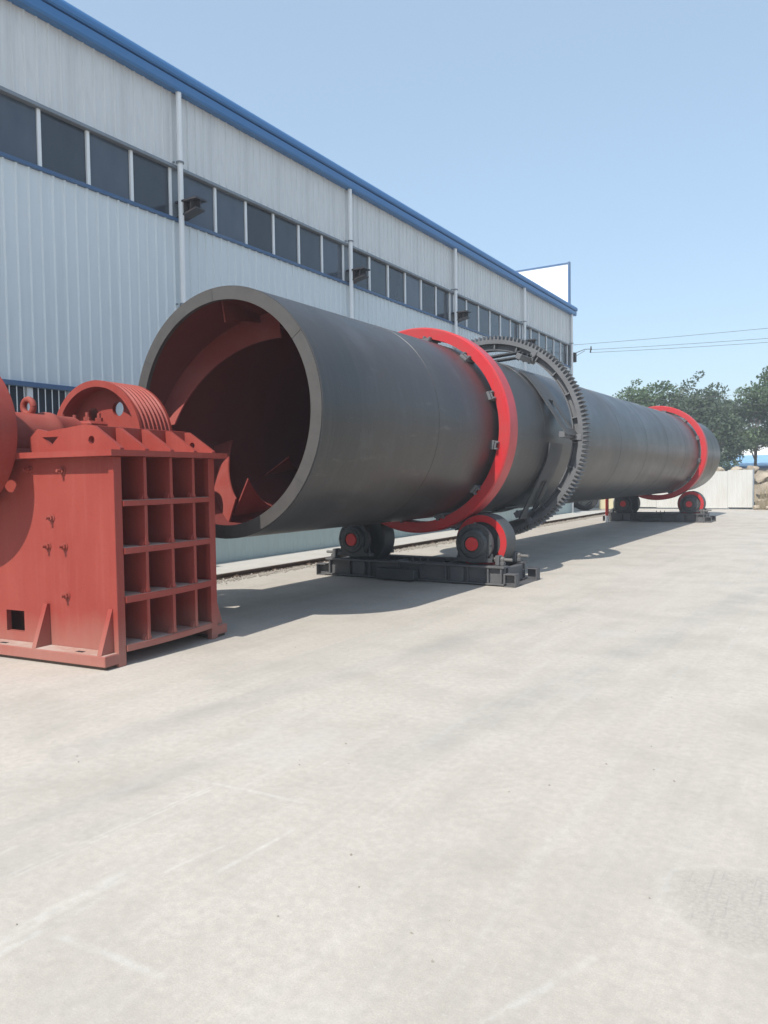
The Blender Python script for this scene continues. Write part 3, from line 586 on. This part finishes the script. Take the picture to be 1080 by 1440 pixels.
# pitman barrel along the eccentric shaft
AX, AZ_ = -1.72, 2.01; TA = Matrix.Translation((AX, 0, AZ_))
m_ = MB(); m_.lathe([(0, -.06), (.25, -.06), (.262, -.03), (.262, .03), (.24, .06), (.24, .70), (.262, .74), (.262, .80), (.235, .84), (.235, 1.08), (0, 1.08)], 56, closed=False, T=TA); m_.build('pitman_barrel', 'crusher_cast', J)
m_ = MB(); m_.prism([(AX - .22, 1.9), (AX + .2, 1.9), (AX + .62, 1.2), (AX + .5, .5), (AX + .3, .5), (AX - .1, 1.2)], 'y', .10, YW - .12); m_.build('swing_jaw', 'crusher_cast', J)
m_ = MB(); m_.box(AX - .27, AX + .27, 1.09, 1.37, 1.83, 2.2, .03); bb = m_.build('bearing_block', 'crusher', J)
for xx in (-.18, .18):
    for yy in (1.15, 1.31):
        b_ = MB(); b_.cyl((AX + xx, yy, 2.2), (AX + xx, yy, 2.24), .04, n=6); b_.cyl((AX + xx, yy, 2.24), (AX + xx, yy, 2.29), .02, n=8); b_.build('cap_bolt', 'crusher_cast', bb)
MB().cyl((AX, -.6, AZ_), (AX, 1.94, AZ_), .085, n=28).build('eccentric_shaft', 'crusher_cast', J)
# lifting eye
m_ = MB(); k_ = 24
for i in range(k_):
    pass
ring = [(.072 * math.cos(2 * math.pi * i / 24), 0, .072 * math.sin(2 * math.pi * i / 24)) for i in range(25)]
m_.tube([(AX - .03 + p[0], .60, AZ_ + .305 + p[2]) for p in ring], .032, 12); m_.build('lifting_eye', 'crusher_cast', J, 60)
# near flywheel (web with holes)
def wheel(y0, y1, ro, grooves, yweb, webt, holes, hr, rimt, name, a_off, dish=0):
    TW = Matrix.Translation((AX, 0, AZ_)); m2 = MB()
    if grooves:
        pr = [(ro - rimt, y0), (ro, y0), (ro, y0 + .03)]; gw = (y1 - y0 - .06) / grooves
        for i in range(grooves):
            a_ = y0 + .03 + i * gw; pr += [(ro, a_ + gw * .12), (ro - .028, a_ + gw * .36), (ro - .028, a_ + gw * .60), (ro, a_ + gw * .86)]
        pr += [(ro, y1), (ro - rimt, y1)]
    else: pr = [(ro - rimt, y0), (ro - rimt + .012, y0 - .0), (ro - .012, y0), (ro, y0 + .012), (ro, y1 - .012), (ro - .012, y1), (ro - rimt, y1)]
    m2.lathe(pr, 96, T=TW); wo = m2.build(name, 'crusher', J, 25)
    n_ = len(holes); wm = MB(); ri, re = .14, ro - rimt + .001
    for i, hc in enumerate(holes):
        a0 = hc - 180 / n_; a1 = hc + 180 / n_; lo = [(re * math.cos(R(a0 + (a1 - a0) * k / 16)), re * math.sin(R(a0 + (a1 - a0) * k / 16))) for k in range(17)] + [(ri * math.cos(R(a1 - (a1 - a0) * k / 6)), ri * math.sin(R(a1 - (a1 - a0) * k / 6))) for k in range(7)]
        wm.plate(lo, [circle(.58 * ro * math.cos(R(hc)), .58 * ro * math.sin(R(hc)), hr, 20)], 'y', yweb, yweb + webt, T=TW)
    wm.build('wheel_web', 'crusher', wo, 25)
    hb = MB(); hb.lathe([(.0, y0 + .03), (.14, y0 + .03), (.15, y0 + .05), (.15, y1 - .05), (.14, y1 - .03), (0, y1 - .03)], 40, T=TW, closed=False); hb.build('wheel_hub', 'crusher_cast', wo)
    return wo
wheel(-.49, -.115, .71, 0, -.475, .05, [5 + 72 * k for k in range(5)], .085, .10, 'flywheel', 0)
wheel(1.42, 1.92, .655, 7, 1.62, .05, [8 + 60 * k for k in range(6)], .082, .07, 'belt_pulley', 0)

# ------------------------------------------------------------------ small things along the wall end
mp = thing('marker_post', (-6.93, 25.75, 0), 'slim red marker post with white foot beside the far roller support', 'post')
MB().box(-.05, .05, -.05, .05, .0, .22, .006).build('post_foot', 'white', mp); MB().box(-.045, .045, -.045, .045, .221, 1.1, .006).build('post_upper', 'marker', mp)
ty = MB(); ty.lathe([(.40, -.11), (.56, -.12), (.60, -.08), (.60, .08), (.56, .12), (.40, .11), (.37, .05), (.37, -.05)], 48, T=Matrix.Translation((-10.2, 34.2, .6)) @ Matrix.Rotation(R(20), 4, 'Z')); tag(ty.build('tyre', 'black'), 'black tyre standing upright beyond the far workshop corner', 'tyre')
bd = MB(); bd.box(-9.95, -9.3, 35.6, 35.64, .02, 1.5, .004); tag(bd.build('board', 'ochre'), 'faded yellow board leaning beyond the workshop corner', 'board')

# white sheet fence
F_ = thing('sheet_fence', (-10.6, 36.7, 0), 'low white corrugated metal sheet fence behind the far drum end', 'fence')
def fpanel():
    p = []; n_ = 10; pw = 1.0
    for i in range(n_): p += [(i * .1 + .002, 0), (i * .1 + .035, 0), (i * .1 + .05, -.022), (i * .1 + .085, -.022)]
    p += [(pw - .002, 0), (pw - .002, .012), (.002, .012)]
    m_ = MB(); m_.prism(p, 'z', .07, 1.70); return m_.mesh('fence_panel', 'fence', 20)
fp = fpanel()
for i in range(7): link('fence_panel', fp, F_, (i * 1.0 - .02, random.uniform(-.012, .012), random.uniform(-.03, .02)), (0, 0, 0))
for i in (0, 2, 4, 6): MB().box(i * 1.0 - .03, i * 1.0 + .03, .02, .08, 0, 1.72, .004).build('fence_post', 'greytrim', F_)
MB().box(6.975, 7.03, -.03, .06, 0, 1.76, .004).build('fence_post', 'greytrim', F_)
MB().box(0, 7, .014, .04, .3, .36).build('fence_rail', 'greytrim', F_); MB().box(0, 7, .014, .04, 1.4, 1.46).build('fence_rail', 'greytrim', F_)

# rubble bank and stones behind and beside the fence
def rocky(r, seed, sq=(1, 1, .75)):
    bm = bmesh.new(); bmesh.ops.create_icosphere(bm, subdivisions=2, radius=1); rn = random.Random(seed); ds = [(Vector((rn.uniform(-1, 1), rn.uniform(-1, 1), rn.uniform(-1, 1))).normalized(), rn.uniform(.55, .85)) for _ in range(9)]
    for v_ in bm.verts:
        for d, h in ds:
            q = v_.co.dot(d)
            if q > h: v_.co -= d * (q - h)
        v_.co = Vector((v_.co.x * sq[0], v_.co.y * sq[1], v_.co.z * sq[2])) * r
    m_ = MB(); bm.verts.index_update(); m_.v = [tuple(v_.co) for v_ in bm.verts]; m_.f = [tuple(x.index for x in f.verts) for f in bm.faces]; bm.free(); return m_.mesh('rubble_stone', 'rock', 20)
rocks = [rocky(1, s) for s in range(5)]
sb = MB(); nx, ny_ = 46, 14; vv = []
for j in range(ny_ + 1):
    for i in range(nx + 1):
        x = -14 + i * .5; y = 37.6 + j * .5; f = math.sin(math.pi * min(1, j / ny_ * 1.0)) ; h = 1.75 * f * (.8 + .25 * math.sin(x * 1.3) + .12 * math.sin(x * 3.1 + y)) + random.uniform(-.08, .08) * f
        if x > -3.4: h *= 1.12
        vv.append((x, y, h - .03))
sb.add(vv, [(j * (nx + 1) + i, j * (nx + 1) + i + 1, (j + 1) * (nx + 1) + i + 1, (j + 1) * (nx + 1) + i) for j in range(ny_) for i in range(nx)]); kind(sb.build('rubble_bank', 'soil', ang=60), 'structure')
rs = random.Random(12)
SPOT = [(-3.2, 36.75, .34, .30), (-2.6, 36.9, .42, .36), (-1.9, 36.8, .38, .32), (-3.1, 37.15, .5, .85), (-2.4, 37.3, .55, .95), (-1.6, 37.2, .5, .8), (-3.25, 37.7, .42, 1.35), (-2.7, 37.8, .45, 1.55), (-2.05, 37.9, .55, 1.7), (-1.2, 37.6, .6, 1.3), (-2.9, 38.5, .4, 1.85), (-2.2, 38.7, .6, 2.15), (-4.5, 38.6, .3, 1.68), (-5.2, 38.7, .26, 1.7), (-5.7, 38.9, .3, 1.75), (-3.8, 38.7, .3, 1.75), (-6.1, 38.5, .22, 1.62), (-3.45, 36.5, .16, .1), (-3.0, 36.4, .13, .09), (-2.7, 36.45, .18, .12)]
for i, (x, y, r, z) in enumerate(SPOT):
    o = link('rubble_stone', rocks[i % 5], None, (x, y, z), (rs.uniform(-.3, .3), rs.uniform(-.3, .3), rs.uniform(0, 6))); o.scale = (r, r, r)
    tag(o, 'pale broken stone in the rubble heap beside the white fence', 'stone', 'rubble stones')
sk = MB()
for i in range(160):
    x = rs.uniform(-3.5, -1.2); y = rs.uniform(36.35, 36.8); h = rs.uniform(.3, 1.35); sk.tube([(x, y, 0), (x + rs.uniform(-.1, .1), y, h * .6), (x + rs.uniform(-.22, .22), y + rs.uniform(-.1, .1), h)], [.011, .008, .003], 4)
kind(tag(sk.build('dry_weeds', 'straw'), 'dry brown weed stalks in front of the rubble heap', 'weeds'), 'stuff')

# far sheds
sd = thing('blue_roof_shed', (-6.0, 62, 0), 'low far shed with pale blue sheet roof beyond the rubble', 'shed')
MB().box(-6.2, 6, 0, 8, 0, 2.0).build('wall', 'core', sd); rr_ = MB(); rr_.prism([(-.5, 2.05), (8.4, 3.0), (8.4, 3.07), (-.5, 2.12)], 'x', -6.5, 6.3); rr_.build('roof', 'roofblue', sd); MB().box(-6.5, 6.3, -.52, -.46, 1.93, 2.07).build('fascia', 'bluetrim', sd)
for i in range(5): q = MB(); q.box(-5 + i * 2.2, -3.8 + i * 2.2, -.03, .0, .9, 1.7); q.build('window', 'glass', sd)
wh = thing('white_warehouse', (-8, 78, 0), 'far white warehouse wall glimpsed between the tree trunks', 'warehouse')
MB().box(-4, 16, 0, 14, 0, 4.6).build('wall', 'whitewall', wh); r2 = MB(); r2.prism([(-.4, 4.62), (7, 5.4), (14.4, 4.62), (14.4, 4.7), (7, 5.5), (-.4, 4.7)], 'x', -4.3, 16.3); r2.build('roof', 'greytrim', wh)
for i in range(6): q = MB(); q.box(-3 + i * 3.2, -1.4 + i * 3.2, -.04, .0, 1.2, 2.3); q.build('window', 'glass', wh)

# ------------------------------------------------------------------ trees
def leaves(clumps, n_per, size, seed):
    rg = np.random.default_rng(seed); V = []; 
    P = []
    for (c, r) in clumps:
        n_ = int(n_per * (r ** 2)); d = rg.normal(size=(n_, 3)); d /= np.linalg.norm(d, axis=1)[:, None]; rad = r * rg.uniform(.25, 1.0, n_) ** .45
        p = np.array(c) + d * rad[:, None] * np.array([1, 1, .72]); P.append(p)
    P = np.concatenate(P); N = len(P); a = rg.normal(size=(N, 3)); a /= np.linalg.norm(a, axis=1)[:, None]; b = np.cross(a, rg.normal(size=(N, 3))); b /= np.linalg.norm(b, axis=1)[:, None]
    s = rg.uniform(.6, 1.3, N)[:, None] * size
    V = np.stack([P - a * s, P + b * s * .5, P + a * s, P - b * s * .5], 1).reshape(-1, 3); me = bpy.data.meshes.new('leaves'); me.from_pydata(V.tolist(), [], [(4 * i, 4 * i + 1, 4 * i + 2, 4 * i + 3) for i in range(N)]); return me
def tree(name, x, y, h, w, seed, mat, label, lean=0, dens=290, crown_base=.3, trunk_r=.13, group='trees beyond the yard'):
    rn = random.Random(seed); T_ = thing(name, (x, y, 0), label, 'tree', 0, group); tb = MB()
    top = Vector((lean, 0, h * .78)); pts = [Vector((0, 0, -.1)), Vector((lean * .2 + rn.uniform(-.12, .12), 0, h * .25)), Vector((lean * .5 + rn.uniform(-.15, .15), rn.uniform(-.1, .1), h * .5)), top]
    tb.tube(pts, [trunk_r, trunk_r * .8, trunk_r * .55, trunk_r * .12], 8); clumps = []
    nb = 13
    for i in range(nb):
        f = rn.uniform(.22, .72); p = pts[0].lerp(pts[-1], f / .78) if False else pts[1].lerp(pts[3], min(1, max(0, (f - .2) / .55)))
        an = 2 * math.pi * (i / nb) + rn.uniform(-.4, .4); hz = max(crown_base + .06, rn.uniform(.42, .98)); prof_ = math.sin(math.pi * min(.97, max(.1, (hz - crown_base) / (1 - crown_base) * .85 + .12))) ** .7
        e = Vector((lean * hz + math.cos(an) * w * .72 * prof_ * rn.uniform(.5, 1.05), math.sin(an) * w * .6 * prof_, h * hz * .93)); m1 = p.lerp(e, .5) + Vector((0, 0, .12 * h * rn.uniform(-.3, .4)))
        tb.tube([p, m1, e], [trunk_r * .38, trunk_r * .22, .02], 6)
        clumps.append((tuple(e), rn.uniform(.32, .52) * w * .8))
        for _ in range(3):
            q = m1.lerp(e, rn.uniform(.3, 1.15)) + Vector((rn.uniform(-1, 1), rn.uniform(-.8, .8), rn.uniform(-.5, .75))) * w * .3; clumps.append((tuple(q), rn.uniform(.14, .3) * w))
    for _ in range(12):
        an = rn.uniform(0, 6.28); hz = rn.uniform(.6, 1.02); q = Vector((lean * hz + math.cos(an) * w * rn.uniform(.3, .95) * math.sin(math.pi * min(.98, hz * .85 + .1)) ** .6, math.sin(an) * w * .5, h * hz)); clumps.append((tuple(q), rn.uniform(.08, .18) * w))
    tb.build('trunk', 'bark', T_, 60); me = leaves(clumps, dens, .105, seed + 50); me.materials.append(M[mat]); link('crown', me, T_)
    return T_
tree('leafy_tree', -11.0, 51, 7.6, 3.0, 5, 'leafA', 'mid green tree left of the group beyond the far drum end')
tree('leafy_tree', -8.3, 52, 7.5, 3.1, 9, 'leafB', 'broad dark green tree behind the far red riding ring')
tree('leafy_tree', -6.9, 49, 5.9, 2.1, 14, 'leafB', 'smaller dark tree with pale trunk near the gap over the blue roof', lean=.3)
tree('leafy_tree', -3.5, 51, 8.0, 2.9, 21, 'leafA', 'tall tree at the right edge above the rubble heap', crown_base=.46)
tree('leafy_tree', -9.4, 57, 7.6, 3.2, 33, 'leafC', 'olive green tree partly hidden behind the dark tree')
tree('leafy_tree', -5.6, 58, 7.4, 2.8, 35, 'leafC', 'olive tree far behind the gap over the blue roof', crown_base=.5)
tree('leafy_tree', -0.8, 54, 7.6, 2.8, 41, 'leafB', 'dark tree just beyond the right edge')
tree('leafy_tree', -13.8, 55, 6.6, 2.6, 47, 'leafB', 'dark tree hidden low behind the drum and gear')
def bush(x, y, w, h, seed, mat, label):
    rn = random.Random(seed); T_ = thing('bush', (x, y, 0), label, 'bush', 0, 'bushes beyond the yard'); cl_ = []; tb = MB()
    for i in range(14):
        e = (rn.uniform(-w, w), rn.uniform(-.5, .5), h * rn.uniform(.25, .9)); cl_.append((e, rn.uniform(.25, .42) * min(w, h))); tb.tube([(e[0] * .2, 0, 0), (e[0] * .7, e[1] * .6, e[2] * .5), e], [.03, .02, .006], 5)
    tb.build('stems', 'bark', T_); me = leaves(cl_, 520, .08, seed); me.materials.append(M[mat]); link('foliage', me, T_)
bush(-11.5, 37.5, 1.6, 2.2, 71, 'leafA', 'green bush beyond the far workshop corner behind the tyre')
bush(-7.0, 47, 1.5, 2.6, 72, 'leafB', 'dark bush under the trees left of the blue roof')
bush(-4.9, 46.5, 1.3, 1.9, 73, 'leafC', 'low olive bush in front of the blue roofed shed')
bush(-9.6, 48, 1.8, 3.0, 74, 'leafB', 'dark bush behind the far drum end')

# ------------------------------------------------------------------ overhead wires
def wire(name, p0, p1, sag, label, r=.008):
    p0 = Vector(p0); p1 = Vector(p1); pts = [p0.lerp(p1, i / 24) - Vector((0, 0, sag * 4 * (i / 24) * (1 - i / 24))) for i in range(25)]
    m_ = MB(); m_.tube(pts, r, 5); tag(m_.build(name, 'wire', None, 60), label, 'wire', 'overhead wires')
wire('overhead_wire', (-9.9, 31.7, 6.98), (24, 42, 9.7), .5, 'highest overhead wire leaving the far workshop corner')
wire('overhead_wire', (-9.2, 31.72, 6.72), (24, 43, 8.9), .5, 'middle overhead wire leaving the insulator arm')
wire('overhead_wire', (-9.2, 31.72, 6.60), (24, 43, 8.6), .5, 'lowest overhead wire leaving the insulator arm')
wire('overhead_wire', (-30, 46.5, 6.2), (24, 46.5, 6.8), .6, 'upper wire crossing in front of the tree crowns', .007)
wire('overhead_wire', (-30, 46.5, 5.6), (24, 46.5, 6.2), .6, 'lower wire crossing in front of the tree crowns', .007)

# ------------------------------------------------------------------ summer haze
hm_ = bpy.data.materials.new('haze_air'); hm_.use_nodes = True; t_ = hm_.node_tree; t_.nodes.remove(t_.nodes['Principled BSDF'])
pv = t_.nodes.new('ShaderNodeVolumePrincipled'); pv.inputs['Color'].default_value = (0.86, 0.92, 1.0, 1); pv.inputs['Density'].default_value = 0.0022; pv.inputs['Anisotropy'].default_value = 0.0
t_.links.new(pv.outputs[0], t_.nodes['Material Output'].inputs['Volume'])
M['haze'] = hm_; q = MB(); q.box(-401, 401, -201, 901, -1, 12); o = q.build('haze', 'haze'); kind(tag(o, 'thin pale summer haze filling the air over the yard', 'haze'), 'stuff')
